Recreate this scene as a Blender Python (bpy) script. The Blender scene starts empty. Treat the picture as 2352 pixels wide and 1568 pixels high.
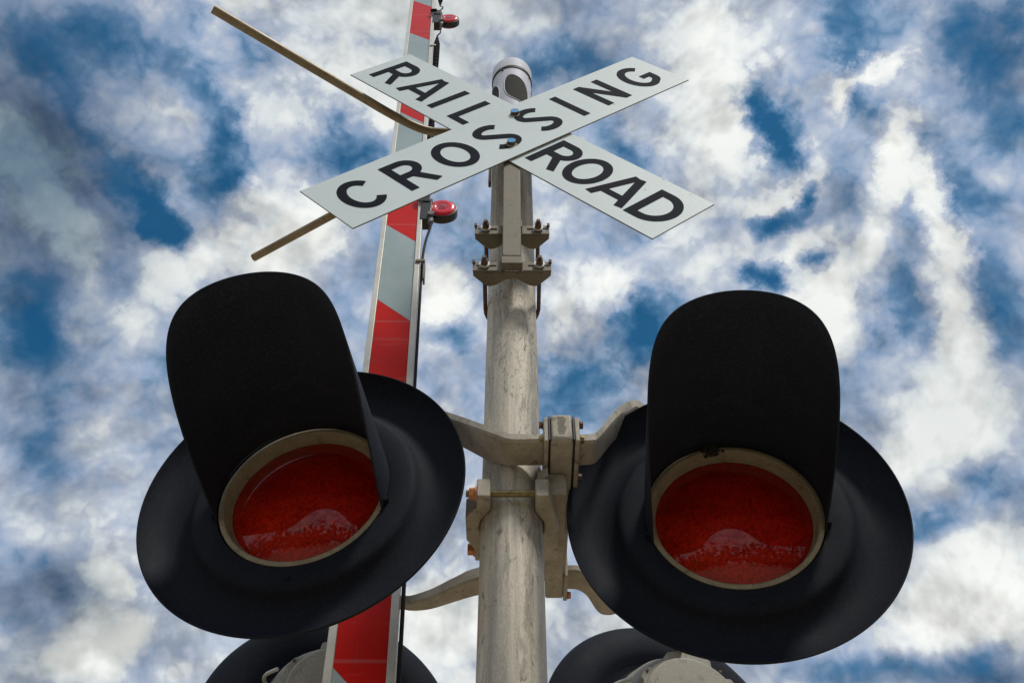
import bpy, bmesh, math, random
from mathutils import Vector, Matrix
random.seed(7)
sc = bpy.context.scene
COL = sc.collection
PI = math.pi
R = math.radians
H = 1.6                      # eye height: coordinates below are measured from the eye

# ------------------------------------------------------------------ camera
cd = bpy.data.cameras.new('camera'); cam = bpy.data.objects.new('camera', cd); COL.objects.link(cam)
cam.location = (0, 0, H)
cam.rotation_euler = (R(90 + 50.59), 0, 0)
cd.sensor_width = 36.0; cd.lens = 2223.96 / 2352 * 36
cd.clip_start = 0.05; cd.clip_end = 5000
sc.camera = cam

# ------------------------------------------------------------------ sun and exposure
SUN_EL, SUN_AZ = R(56), R(146)         # azimuth clockwise from +Y: high, behind the camera's right shoulder
sd = bpy.data.lights.new('sun', 'SUN'); sun = bpy.data.objects.new('sun', sd); COL.objects.link(sun)
sd.energy = 2.2; sd.angle = R(10); sd.color = (1.0, 0.955, 0.88)
sv = Vector((math.sin(SUN_AZ) * math.cos(SUN_EL), math.cos(SUN_AZ) * math.cos(SUN_EL), math.sin(SUN_EL)))
sun.rotation_euler = sv.to_track_quat('Z', 'Y').to_euler()
sun.location = sv * 50
sc.view_settings.view_transform = 'Standard'; sc.view_settings.look = 'None'
sc.view_settings.exposure = 0.0; sc.view_settings.gamma = 1.0
sc.view_settings.use_curve_mapping = False

# ------------------------------------------------------------------ sky: broken cloud layer over blue
# every cloud (positive) or blue gap (negative): centre, angle, half axes and weight in the cloud layer,
# whose coordinates are x/z and y/z of the direction one looks in
DARKS = [(-0.572, 0.487, 2.11, 0.327, 0.198, 1.1), (-0.63, 0.761, 2.063, 0.311, 0.183, 0.55), (-0.751, 1.374, 2.168, 0.198, 0.137, 0.9), (0.909, 1.639, -2.884, 0.207, 0.134, 1), (0.673, 1.639, -3.049, 0.223, 0.119, 0.5), (0.535, 0.41, 0.885, 0.146, 0.1, 0.7), (-0.914, 1.655, 2.189, 0.179, 0.12, 0.4), (-0.491, 0.641, 1.939, 0.293, 0.157, 0.35), (-0.668, 1, 2.061, 0.259, 0.159, 0.35)]
BLOBS = [
 (-0.433, 0.401, -2.893, 0.133, 0.09, -0.38), (-0.456, 0.587, -1.885, 0.132, 0.044, -0.42), (-0.434, 0.647, -1.713, 0.045, 0.033, -0.38),
 (-0.494, 0.486, -1.726, 0.102, 0.051, -0.15), (-0.338, 0.535, 1.59, 0.088, 0.042, -0.3), (-0.334, 0.46, 2.022, 0.05, 0.037, -0.35),
 (-0.366, 0.598, 1.876, 0.058, 0.034, -0.28), (-0.314, 0.513, 1.843, 0.045, 0.026, -0.3), (-0.185, 0.554, 2.697, 0.08, 0.044, -0.5),
 (-0.201, 0.513, 3.011, 0.04, 0.029, -0.35), (-0.336, 0.378, 2.097, 0.046, 0.035, -0.35), (-0.263, 0.44, -2.559, 0.072, 0.036, -0.18),
 (0.054, 0.442, -3.135, 0.083, 0.037, -0.35), (0.111, 0.523, -2.737, 0.076, 0.036, -0.4), (0.301, 0.528, 1.366, 0.099, 0.04, -0.6),
 (0.278, 0.48, 1.212, 0.044, 0.032, -0.4), (0.334, 0.594, 1.305, 0.037, 0.02, -0.65), (0.304, 0.64, 2.971, 0.049, 0.028, -0.6),
 (0.382, 0.685, 1.287, 0.039, 0.03, -0.65), (0.335, 0.725, -2.982, 0.069, 0.031, -0.65), (0.289, 0.718, -2.651, 0.031, 0.026, -0.3),
 (0.175, 0.796, 1.357, 0.07, 0.054, -0.55), (0.103, 0.857, -2.492, 0.065, 0.062, -0.4), (0.069, 0.897, -3.117, 0.098, 0.066, -0.25),
 (-0.079, 0.823, 3.122, 0.055, 0.031, -0.35), (0.083, 0.955, -3.125, 0.1, 0.058, -0.25), (-0.137, 0.913, 2.263, 0.068, 0.064, -0.2),
 (0.544, 0.496, 1.065, 0.182, 0.078, -0.45), (0.497, 0.391, -2.983, 0.108, 0.062, -0.36), (0.373, 0.391, -2.613, 0.103, 0.051, -0.3),
 (0.418, 0.48, 0.864, 0.054, 0.042, -0.25), (0.553, 0.64, -2.457, 0.097, 0.055, -0.22), (0.64, 0.759, 1.232, 0.161, 0.043, -0.22),
 (0.466, 0.718, 1.143, 0.087, 0.057, -0.3), (0.523, 0.81, 1.232, 0.137, 0.067, -0.28), (0.58, 0.912, 0.946, 0.073, 0.053, -0.2),
 (0.366, 0.42, -2.66, 0.047, 0.037, -0.2), (0.681, 1.18, 2.706, 0.104, 0.06, -0.4), (0.714, 1.09, 0.779, 0.075, 0.054, -0.35),
 (0.687, 1.596, -3.099, 0.196, 0.077, -0.38), (0.863, 1.595, -2.73, 0.151, 0.108, -0.35), (-0.508, 0.726, 1.881, 0.087, 0.036, -0.3),
 (-0.704, 1.055, 2.056, 0.15, 0.089, -0.28), (-0.644, 0.805, 2.255, 0.09, 0.062, -0.25), (-0.601, 0.898, -1.833, 0.077, 0.052, -0.2),
 (0.141, 0.659, -3.019, 0.044, 0.034, -0.15), (-0.048, 0.512, 1.621, 0.059, 0.04, -0.1), (-0.51, 0.44, -2.777, 0.068, 0.061, -0.12),
 (-0.432, 0.569, 1.569, 0.15, 0.113, -0.2), (-0.253, 0.435, -2.812, 0.11, 0.07, -0.16), (-0.63, 0.761, 1.916, 0.202, 0.065, -0.2),
 (-0.338, 0.586, 1.89, 0.074, 0.047, -0.15), (-0.287, 0.411, 2.309, 0.063, 0.052, -0.12), (-0.747, 1.387, 2.069, 0.161, 0.103, -0.15),
 (-0.777, 1.292, 2.767, 0.062, 0.043, -0.2), (-0.295, 0.641, 2.506, 0.084, 0.071, 0.28), (-0.338, 0.706, 3.113, 0.149, 0.054, 0.25),
 (-0.233, 0.61, 1.793, 0.075, 0.049, 0.22), (-0.167, 0.465, -2.776, 0.082, 0.05, 0.3), (-0.235, 0.513, 2.452, 0.066, 0.046, 0.18),
 (-0.146, 0.507, 1.726, 0.029, 0.02, 0.3), (-0.254, 0.653, 2.427, 0.046, 0.04, 0.2), (-0.081, 0.392, 3.115, 0.099, 0.057, 0.12),
 (0.218, 0.434, 1.176, 0.145, 0.068, 0.42), (0.221, 0.528, -2.728, 0.076, 0.065, 0.28), (0.317, 0.562, 2.098, 0.064, 0.039, 0.5),
 (0.288, 0.603, 2.946, 0.089, 0.032, 0.35), (0.42, 0.76, 1.108, 0.121, 0.087, 0.55), (0.362, 0.665, 2.364, 0.042, 0.031, 0.35),
 (0.406, 0.803, 1.145, 0.073, 0.052, 0.3), (0.439, 0.523, 1.363, 0.098, 0.033, 0.55), (0.434, 0.585, 1.139, 0.05, 0.033, 0.35),
 (0.405, 0.447, 2.649, 0.053, 0.022, 0.45), (0.372, 0.47, 1.653, 0.039, 0.028, 0.35), (0.521, 0.621, 1.024, 0.109, 0.032, 0.55),
 (0.477, 0.573, 0.927, 0.052, 0.038, 0.3), (0.459, 0.665, 1.272, 0.072, 0.031, 0.35), (0.578, 0.759, 1.201, 0.162, 0.047, 0.5),
 (0.592, 0.912, -2.156, 0.136, 0.088, 0.38), (0.586, 1.052, 2.468, 0.134, 0.106, 0.35), (0.79, 1.335, 1.106, 0.223, 0.128, 0.42),
 (0.679, 0.997, 0.879, 0.107, 0.076, 0.22), (0.069, 0.746, 1.473, 0.085, 0.068, 0.4), (0.125, 0.732, 0.994, 0.047, 0.044, 0.3),
 (-0.088, 0.76, 1.632, 0.086, 0.046, 0.4), (-0.097, 0.705, 1.72, 0.054, 0.044, 0.25), (0.049, 0.616, 1.47, 0.066, 0.056, 0.2),
 (0.165, 0.692, 1.192, 0.1, 0.087, 0.15), (-0.105, 0.999, 2.836, 0.077, 0.072, 0.15), (-0.531, 0.906, 1.964, 0.152, 0.131, 0.2),
 (-0.592, 1, 2.54, 0.085, 0.065, 0.12), (-0.488, 0.805, 2.053, 0.064, 0.044, 0.2), (-0.715, 1.489, 2.367, 0.121, 0.092, 0.4),
 (-0.652, 1.332, 1.355, 0.062, 0.053, 0.5), (-0.824, 1.599, 2.989, 0.133, 0.076, 0.3), (-0.435, 0.719, 1.947, 0.059, 0.049, 0.25),
 (-0.541, 0.667, 1.321, 0.149, 0.051, 0.2), (-0.481, 0.706, 1.234, 0.076, 0.035, 0.2), (-0.135, 1.487, 1.654, 0.197, 0.125, 0.25),
 (0.148, 1.448, 1.332, 0.14, 0.122, 0.18), (0.904, 1.525, 1.138, 0.119, 0.059, 0.3), (0.718, 1.446, 1.195, 0.164, 0.088, 0.25),
 (0.576, 0.579, -2.465, 0.05, 0.033, 0.14), (0.49, 0.459, -2.6, 0.052, 0.024, 0.12), (0.571, 0.665, -2.773, 0.069, 0.049, 0.15)]
def build_world():
    w = bpy.data.worlds.new('World'); sc.world = w; w.use_nodes = True
    w.cycles.sampling_method = 'MANUAL'; w.cycles.sample_map_resolution = 256
    nt = w.node_tree; N = nt.nodes; Lk = nt.links
    for n in list(N): N.remove(n)
    def nd(t, **k):
        n = N.new(t)
        for a, b in k.items(): setattr(n, a, b)
        return n
    def m(op, a, b=None, c=None, clamp=False):
        n = nd('ShaderNodeMath', operation=op, use_clamp=clamp)
        for i, v in enumerate((a, b, c)):
            if v is None: continue
            if isinstance(v, (int, float)): n.inputs[i].default_value = v
            else: Lk.new(v, n.inputs[i])
        return n.outputs[0]
    tc = nd('ShaderNodeTexCoord')
    sx = nd('ShaderNodeSeparateXYZ'); Lk.new(tc.outputs['Generated'], sx.inputs[0])
    z = m('MAXIMUM', sx.outputs[2], 0.06)
    cx = nd('ShaderNodeCombineXYZ'); Lk.new(m('DIVIDE', sx.outputs[0], z), cx.inputs[0]); Lk.new(m('DIVIDE', sx.outputs[1], z), cx.inputs[1])
    p = cx.outputs[0]; dr = tc.outputs['Generated']
    def noise(vec, scale, detail, rough, dist=0.0, loc=(0, 0, 0)):
        mp = nd('ShaderNodeMapping'); mp.inputs['Location'].default_value = loc
        Lk.new(vec, mp.inputs[0])
        n = nd('ShaderNodeTexNoise'); n.inputs['Scale'].default_value = scale; n.inputs['Detail'].default_value = detail
        n.inputs['Roughness'].default_value = rough; n.inputs['Distortion'].default_value = dist
        Lk.new(mp.outputs[0], n.inputs['Vector']); return n
    def warp(vec, n, amt):
        s = nd('ShaderNodeVectorMath', operation='SUBTRACT'); Lk.new(n.outputs['Color'], s.inputs[0]); s.inputs[1].default_value = (.5, .5, .5)
        k = nd('ShaderNodeVectorMath', operation='SCALE'); Lk.new(s.outputs[0], k.inputs[0]); k.inputs['Scale'].default_value = amt
        a = nd('ShaderNodeVectorMath', operation='ADD'); Lk.new(vec, a.inputs[0]); Lk.new(k.outputs[0], a.inputs[1]); return a.outputs[0]
    pw = warp(p, noise(dr, 7.0, 4, .6), 0.13)
    pw = warp(pw, noise(dr, 34.0, 4, .7, 0, (3, 1, 0)), 0.05)
    acc = None
    for (bx, by, rot, rx, ry, a) in BLOBS:
        mp = nd('ShaderNodeMapping', vector_type='TEXTURE')
        mp.inputs['Location'].default_value = (bx, by, 0); mp.inputs['Rotation'].default_value = (0, 0, rot); mp.inputs['Scale'].default_value = (rx, ry, 1)
        Lk.new(pw, mp.inputs[0])
        g = nd('ShaderNodeTexGradient', gradient_type='SPHERICAL'); Lk.new(mp.outputs[0], g.inputs[0])
        acc = m('MULTIPLY_ADD', g.outputs['Fac'], a * 1.2, acc if acc is not None else BASE)
    # billows: rounded bumps of several sizes, then finer wisps
    bil = None
    wz = warp(dr, noise(dr, 15, 3, .6, 0, (2, 2, 5)), .05)
    for s_, k_, l_ in ((6.0, .85, (1, 5, 2)), (13.0, .60, (4, 2, 7)), (29.0, .42, (6, 1, 1)), (64.0, .26, (3, 8, 1))):
        b_ = m('MULTIPLY', m('ABSOLUTE', m('SUBTRACT', noise(wz, s_, 0, .5, 0, l_).outputs['Fac'], .5)), k_)
        bil = b_ if bil is None else m('ADD', bil, b_)
    bil = m('SUBTRACT', bil, .17)
    n1 = noise(dr, 3.4, 6, .60, .25, (5.2, 1.3, 0)).outputs['Fac']
    so = Vector(sv) * -.022
    n1s = noise(dr, 3.4, 5, .60, .25, (5.2 + so.x * 1.0, 1.3 + so.y, so.z)).outputs['Fac']
    n2 = noise(dr, 17.0, 9, .74, .3, (1.7, 4.4, 0)).outputs['Fac']
    v = m('MULTIPLY_ADD', m('SUBTRACT', n1, .5), .85, acc)
    v = m('MULTIPLY_ADD', m('SUBTRACT', n2, .5), .42, v)
    v = m('MULTIPLY_ADD', bil, 1.05, v)
    cov = nd('ShaderNodeValToRGB'); cr = cov.color_ramp; Lk.new(v, cov.inputs[0])
    cr.elements[0].position = .02; cr.elements[0].color = (.10, .10, .10, 1)
    cr.elements[1].position = .44; cr.elements[1].color = (1, 1, 1, 1)
    cc = nd('ShaderNodeValToRGB'); r = cc.color_ramp; Lk.new(v, cc.inputs[0])
    r.elements[0].position = .12; r.elements[0].color = (.10, .235, .40, 1)
    r.elements[1].position = 1.0; r.elements[1].color = (.90, .91, .88, 1)
    for ps, c in ((.34, (.18, .30, .465, 1)), (.50, (.31, .40, .555, 1)), (.61, (.43, .495, .61, 1)), (.69, (.53, .58, .66, 1)), (.75, (.67, .715, .75, 1)), (.86, (.80, .83, .82, 1))):
        e = r.elements.new(ps); e.color = c
    # relief: the side of a cloud turned to the sun is brighter, the other side and thick bases greyer
    rel = m('MULTIPLY_ADD', m('SUBTRACT', n1, n1s), 4.0, 1.0)
    rel = m('MINIMUM', m('MAXIMUM', rel, .72), 1.08)
    ccr = nd('ShaderNodeVectorMath', operation='SCALE'); Lk.new(cc.outputs[0], ccr.inputs[0]); Lk.new(rel, ccr.inputs['Scale'])
    n3 = noise(dr, 3.4, 4, .55, .3, (9.1, 2.2, 0)).outputs['Fac']
    dark = m('MULTIPLY_ADD', n3, 1.1, -.50)
    for (bx, by, rot, rx, ry, a) in DARKS:
        mp = nd('ShaderNodeMapping', vector_type='TEXTURE')
        mp.inputs['Location'].default_value = (bx, by, 0); mp.inputs['Rotation'].default_value = (0, 0, rot); mp.inputs['Scale'].default_value = (rx, ry, 1)
        Lk.new(pw, mp.inputs[0]); g = nd('ShaderNodeTexGradient', gradient_type='SPHERICAL'); Lk.new(mp.outputs[0], g.inputs[0])
        dark = m('MULTIPLY_ADD', g.outputs['Fac'], a, dark)
    dark = m('MULTIPLY', dark, 1.0, clamp=True)
    dk = nd('ShaderNodeMix', data_type='RGBA', blend_type='MULTIPLY'); Lk.new(dark, dk.inputs[0]); Lk.new(ccr.outputs[0], dk.inputs[6]); dk.inputs[7].default_value = (.17, .25, .33, 1)
    sky = nd('ShaderNodeTexSky', sky_type='NISHITA'); sky.sun_disc = False
    sky.sun_elevation = SUN_EL; sky.sun_rotation = SUN_AZ
    sky.air_density = 1.0; sky.dust_density = .3; sky.ozone_density = 3.0
    tint = nd('ShaderNodeMix', data_type='RGBA', blend_type='MULTIPLY'); tint.inputs[0].default_value = 1
    Lk.new(sky.outputs[0], tint.inputs[6]); tint.inputs[7].default_value = TINT
    up = nd('ShaderNodeVectorMath', operation='SCALE'); up.inputs['Scale'].default_value = 1 / .1; Lk.new(dk.outputs[2], up.inputs[0])
    mx = nd('ShaderNodeMix', data_type='RGBA'); Lk.new(cov.outputs[0], mx.inputs[0]); Lk.new(tint.outputs[2], mx.inputs[6]); Lk.new(up.outputs[0], mx.inputs[7])
    bg = nd('ShaderNodeBackground'); bg.inputs[1].default_value = .1; Lk.new(mx.outputs[2], bg.inputs[0])
    out = nd('ShaderNodeOutputWorld'); Lk.new(bg.outputs[0], out.inputs[0])
BASE = 0.575
TINT = (.13, .70, .86, 1)
build_world()

# ------------------------------------------------------------------ materials
class NT:
    def __init__(s, name):
        s.m = bpy.data.materials.new(name); s.m.use_nodes = True; s.t = s.m.node_tree
        s.b = s.t.nodes['Principled BSDF']; s.tc = None
    def n(s, t, **k):
        x = s.t.nodes.new(t)
        for a, b in k.items(): setattr(x, a, b)
        return x
    def l(s, a, b): s.t.links.new(a, b)
    def co(s, scale=(1, 1, 1), kind='Object', loc=(0, 0, 0)):
        if s.tc is None: s.tc = s.n('ShaderNodeTexCoord')
        m = s.n('ShaderNodeMapping'); m.inputs['Scale'].default_value = scale; m.inputs['Location'].default_value = loc
        s.l(s.tc.outputs[kind], m.inputs[0]); return m.outputs[0]
    def noise(s, vec, scale, detail=5, rough=.6, dist=0):
        x = s.n('ShaderNodeTexNoise'); x.inputs['Scale'].default_value = scale; x.inputs['Detail'].default_value = detail
        x.inputs['Roughness'].default_value = rough; x.inputs['Distortion'].default_value = dist
        s.l(vec, x.inputs['Vector']); return x.outputs['Fac']
    def ramp(s, f, stops):
        r = s.n('ShaderNodeValToRGB'); cr = r.color_ramp
        cr.elements[0].position, cr.elements[0].color = stops[0][0], col4(stops[0][1])
        cr.elements[1].position, cr.elements[1].color = stops[-1][0], col4(stops[-1][1])
        for p, c in stops[1:-1]:
            e = cr.elements.new(p); e.color = col4(c)
        s.l(f, r.inputs[0]); return r.outputs[0]
    def mix(s, f, a, b, bt='MIX'):
        x = s.n('ShaderNodeMix', data_type='RGBA', blend_type=bt)
        for i, v in ((0, f), (6, a), (7, b)):
            if isinstance(v, (int, float)): x.inputs[i].default_value = v
            elif isinstance(v, tuple): x.inputs[i].default_value = col4(v)
            else: s.l(v, x.inputs[i])
        return x.outputs[2]
    def bump(s, f, strength=.2, dist=.001):
        x = s.n('ShaderNodeBump'); x.inputs['Strength'].default_value = strength; x.inputs['Distance'].default_value = dist
        s.l(f, x.inputs['Height']); s.l(x.outputs[0], s.b.inputs['Normal'])
    def set(s, **k):
        names = dict(color='Base Color', rough='Roughness', metal='Metallic', coat='Coat Weight', coatr='Coat Roughness', spec='Specular IOR Level')
        for a, v in k.items():
            i = s.b.inputs[names[a]]
            if isinstance(v, (int, float)): i.default_value = v
            elif isinstance(v, tuple): i.default_value = col4(v)
            else: s.l(v, i)
def col4(c):
    if isinstance(c, (int, float)): return (c, c, c, 1)
    return (c[0], c[1], c[2], 1)

def cast_metal(name, c0, c1, stain, metal=.25, rough=.6, sc_=14):
    k = NT(name); o = k.co()
    a = k.noise(o, sc_, 6, .65); st = k.noise(k.co((1, 1, 1), loc=(3, 2, 1)), sc_ * 2.6, 5, .7, .6)
    c = k.ramp(a, [(.3, c0), (.7, c1)])
    c = k.mix(k.ramp(st, [(.56, 0.0), (.70, .75)]), c, stain)
    sp = k.noise(o, 380, 2, .6)
    c = k.mix(.35, c, k.ramp(sp, [(.3, .25), (.7, .85)]), 'OVERLAY')
    k.set(color=c, metal=metal, rough=k.ramp(a, [(.3, rough - .1), (.7, rough + .12)]))
    k.bump(sp, .35, .0008); return k.m

def pole_mat():
    k = NT('weathered_aluminium_pole')
    base = k.ramp(k.noise(k.co((34, 34, 1.6)), 1.0, 6, .62, .4), [(.28, (.36, .325, .26)), (.48, (.54, .485, .39)), (.66, (.70, .635, .52))])
    band = k.noise(k.co((16, 16, .5), loc=(2.3, 1, 0)), 1.0, 3, .5)
    c = k.mix(k.ramp(band, [(.42, .0), (.58, .85)]), base, (.20, .205, .205))
    cream = k.noise(k.co((11, 11, 2.2), loc=(7, 2, 6)), 1.0, 6, .7, .8)
    c = k.mix(k.ramp(cream, [(.48, .0), (.64, .65)]), c, (.74, .66, .50))
    grime = k.noise(k.co((24, 24, 5), loc=(9, 5, 2)), 1.0, 7, .75, 1.4)
    c = k.mix(k.ramp(grime, [(.53, .0), (.66, .60)]), c, (.15, .135, .115))
    spots = k.noise(k.co((60, 60, 17), loc=(5, 3, 1)), 1.0, 7, .72, 1.1)
    c = k.mix(k.ramp(spots, [(.575, 0.0), (.66, .80)]), c, (.09, .08, .07))
    sm = k.noise(k.co((120, 120, 40), loc=(8, 1, 4)), 1.0, 5, .75, 2.0); reg = k.noise(k.co((14, 14, 3), loc=(4, 4, 9)), 1.0, 3, .6)
    mm = k.n('ShaderNodeMath', operation='MULTIPLY'); k.l(k.ramp(sm, [(.56, 0.0), (.63, .9)]), mm.inputs[0]); k.l(k.ramp(reg, [(.48, 0.0), (.58, 1.0)]), mm.inputs[1])
    c = k.mix(mm.outputs[0], c, (.055, .05, .045))
    fine = k.noise(k.co((1, 1, .5)), 300, 3, .6)
    c = k.mix(.25, c, k.ramp(fine, [(.3, .2), (.7, .8)]), 'OVERLAY')
    k.set(color=c, metal=.05, rough=k.ramp(band, [(.3, .55), (.7, .75)]), spec=.35); k.bump(fine, .15, .0005); return k.m

def black_mat(name, c0=.009, c1=.020, rough=.55, speck=.5, dust=(.05, .05, .048)):
    k = NT(name); o = k.co()
    a = k.noise(o, 6, 6, .65, .5); f = k.noise(o, 190, 3, .75)
    c = k.ramp(a, [(.3, (c0 * .9, c0 * 1.08, c0 * 1.6)), (.7, (c1 * .9, c1 * 1.08, c1 * 1.65))])
    c = k.mix(k.ramp(f, [(.48, 0.0), (.70, speck)]), c, dust)
    st = k.noise(k.co((1, 1, .25), loc=(2, 5, 1)), 9, 6, .7, .8)
    c = k.mix(k.ramp(st, [(.54, 0.0), (.74, .45)]), c, dust)
    k.set(color=c, rough=k.ramp(a, [(.3, rough - .08), (.7, rough + .12)]), spec=.14); k.bump(f, .25, .0004); return k.m

def sign_mat():
    k = NT('white_reflective_sheeting'); o = k.co()
    a = k.noise(o, 3, 5, .6); f = k.noise(o, 700, 2, .5); st = k.noise(k.co((9, 9, 1.2), loc=(1, 4, 2)), 1, 6, .7, .5)
    c = k.ramp(a, [(.3, (.66, .755, .75)), (.7, (.73, .82, .815))])
    c = k.mix(k.ramp(st, [(.60, 0.0), (.85, .22)]), c, (.36, .37, .31))
    c = k.mix(.12, c, k.ramp(f, [(.3, .2), (.7, .8)]), 'OVERLAY')
    d = k.noise(k.co((1, 1, 1), loc=(7, 7, 7)), 60, 2, .5)
    c = k.mix(k.ramp(d, [(.74, 0.0), (.77, .7)]), c, (.2, .17, .12))
    k.set(color=c, rough=.5, spec=.3); return k.m

def letter_mat():
    k = NT('black_sign_lettering'); o = k.co()
    a = k.noise(o, 260, 3, .7)
    c = k.ramp(a, [(.35, (.006, .009, .016)), (.75, (.013, .017, .028))])
    sc_ = k.noise(k.co((26, 90, 4)), 1.0, 5, .7, 1.2)
    c = k.mix(k.ramp(sc_, [(.64, 0.0), (.70, .30)]), c, (.10, .11, .12))
    k.set(color=c, rough=.7, spec=.06); return k.m

def sheet_mat(name, c0, c1):
    k = NT(name); o = k.co()
    a = k.noise(o, 2.2, 5, .6, .4); cell = k.n('ShaderNodeTexVoronoi'); cell.inputs['Scale'].default_value = 420; k.l(o, cell.inputs['Vector'])
    c = k.ramp(a, [(.3, c0), (.7, c1)])
    c = k.mix(.22, c, k.ramp(cell.outputs['Distance'], [(.0, .25), (.6, .8)]), 'OVERLAY')
    st = k.noise(k.co((4, 4, 24), loc=(1, 2, 0)), 1.0, 5, .7)
    c = k.mix(k.ramp(st, [(.56, 0.0), (.78, .35)]), c, (.30, .27, .24))
    seam = k.n('ShaderNodeTexWave', wave_type='BANDS', bands_direction='Z'); seam.inputs['Scale'].default_value = 1.05; seam.inputs['Distortion'].default_value = .12
    k.l(k.co((1, 1, 1), loc=(0, 0, .11)), seam.inputs['Vector'])
    c = k.mix(k.ramp(seam.outputs['Fac'], [(.9985, 0.0), (.9997, .16)]), c, (.45, .42, .40))
    scr = k.noise(k.co((70, 70, 9), loc=(3, 1, 7)), 1.0, 5, .75, 1.5)
    c = k.mix(k.ramp(scr, [(.63, 0.0), (.69, .35)]), c, (.12, .09, .08))
    k.set(color=c, rough=.35, spec=.12); return k.m

def plain(name, c, rough=.5, metal=0., coat=0., var=.25, scale=40, bump=.1):
    k = NT(name); o = k.co(); a = k.noise(o, scale, 5, .65)
    lo = tuple(x * (1 - var) for x in c); hi = tuple(min(1, x * (1 + var)) for x in c)
    k.set(color=k.ramp(a, [(.3, lo), (.7, hi)]), rough=rough, metal=metal, coat=coat, coatr=.08); k.bump(a, bump, .0006); return k.m

def lens_mat():
    k = NT('red_signal_glass'); o = k.co()
    f = k.noise(o, 170, 3, .75); a = k.noise(k.co((5, 5, 16)), 1.0, 5, .6, .8)
    c = k.ramp(a, [(.3, (.40, .014, .003)), (.55, (.58, .030, .004)), (.75, (.78, .065, .007))])
    c = k.mix(k.ramp(f, [(.42, 0.0), (.62, .62)]), c, (.07, .004, .003))
    d = k.n('ShaderNodeTexVoronoi'); d.inputs['Scale'].default_value = 70; k.l(o, d.inputs['Vector'])
    dot = k.ramp(d.outputs['Distance'], [(.06, .55), (.13, 0.0)])
    c = k.mix(dot, c, (.50, .10, .05))
    sw = k.n('ShaderNodeTexWave', wave_type='BANDS', bands_direction='Z'); sw.inputs['Scale'].default_value = 4.2; sw.inputs['Distortion'].default_value = 7; sw.inputs['Detail'].default_value = 3
    k.l(k.co((1, 1, 1), loc=(0, 0, .2)), sw.inputs['Vector'])
    c = k.mix(k.ramp(sw.outputs['Fac'], [(.96, 0.0), (1.0, .12)]), c, (.62, .07, .015))
    k.set(color=c, rough=.4, coat=.75, coatr=.03); k.b.inputs['Specular Tint'].default_value = (1, .25, .2, 1)
    k.b.inputs['Coat Tint'].default_value = (1, .40, .40, 1)
    k.bump(f, .25, .0008); return k.m

M = {}
M['pole'] = pole_mat()
M['cast'] = cast_metal('cast_aluminium', (.29, .255, .19), (.50, .455, .38), (.13, .10, .06), .10, .68)
M['castgrey'] = cast_metal('cast_aluminium_housing', (.27, .25, .20), (.40, .375, .315), (.17, .145, .10), .1, .7)
M['steel'] = cast_metal('galvanised_steel_bracket', (.145, .125, .085), (.235, .205, .15), (.085, .065, .04), .15, .6, 18)
M['tube'] = cast_metal('bronze_grey_tube', (.22, .17, .10), (.36, .29, .19), (.13, .09, .05), .3, .5, 12)
M['rust'] = plain('rusty_steel', (.13, .075, .05), .65, .3, 0, .4, 60, .3)
M['brass'] = plain('zinc_yellow_bolt', (.25, .20, .085), .4, .6, 0, .4, 90)
M['copper'] = plain('rusty_orange_nut', (.62, .25, .10), .5, .35, 0, .4, 120)
M['hood'] = black_mat('matt_black_hood', .019, .030, .80, .45, (.058, .064, .074))
M['disc'] = black_mat('black_background_paint', .0085, .0155, .70, .45, (.030, .033, .040))
M['discback'] = black_mat('black_background_back', .016, .028, .42, .2, (.05, .05, .055))
M['ring'] = cast_metal('tan_lens_ring', (.27, .225, .14), (.39, .335, .23), (.12, .085, .04), .05, .7, 20)
M['lens'] = lens_mat()
M['sign'] = sign_mat(); M['letter'] = letter_mat()
M['signedge'] = plain('sign_edge_aluminium', (.24, .20, .16), .5, .4, 0, .3)
M['stain'] = plain('rust_stained_sheeting', (.27, .25, .19), .7, 0, 0, .45, 220)
M['blue'] = plain('blue_bolt_cap', (.06, .33, .66), .35, 0, .3, .2)
M['red'] = sheet_mat('red_reflective_sheeting', (.52, .008, .006), (.68, .016, .010))
M['grey'] = sheet_mat('white_reflective_gate_sheeting', (.30, .385, .40), (.42, .50, .51))
M['frame'] = plain('pale_aluminium_channel', (.62, .60, .54), .45, .3, 0, .12, 20)
M['black'] = plain('black_plastic', (.016, .015, .016), .4, 0, 0, .3)
M['cable'] = plain('black_cable', (.012, .007, .008), .8, 0, 0, .3)
M['lampred'] = plain('red_lamp_lens', (.95, .012, .035), .25, 0, .25, .25, 50, .05)
M['lampdark'] = plain('dark_red_lamp_centre', (.45, .004, .012), .2, 0, .6, .2)
M['greynut'] = plain('grey_cable_gland', (.16, .16, .16), .55, 0, 0, .2)
M['white'] = plain('white_bell_enamel', (.58, .60, .66), .62, 0, 0, .10, 12, .05)
M['grille'] = plain('dark_bell_grille', (.035, .033, .025), .95, 0, 0, .6, 160, .6)
M['seam'] = plain('dark_seam', (.03, .022, .02), .6, 0, 0, .2)
M['concrete'] = plain('concrete', (.32, .30, .27), .85, 0, 0, .25, 8, .4)

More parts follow.
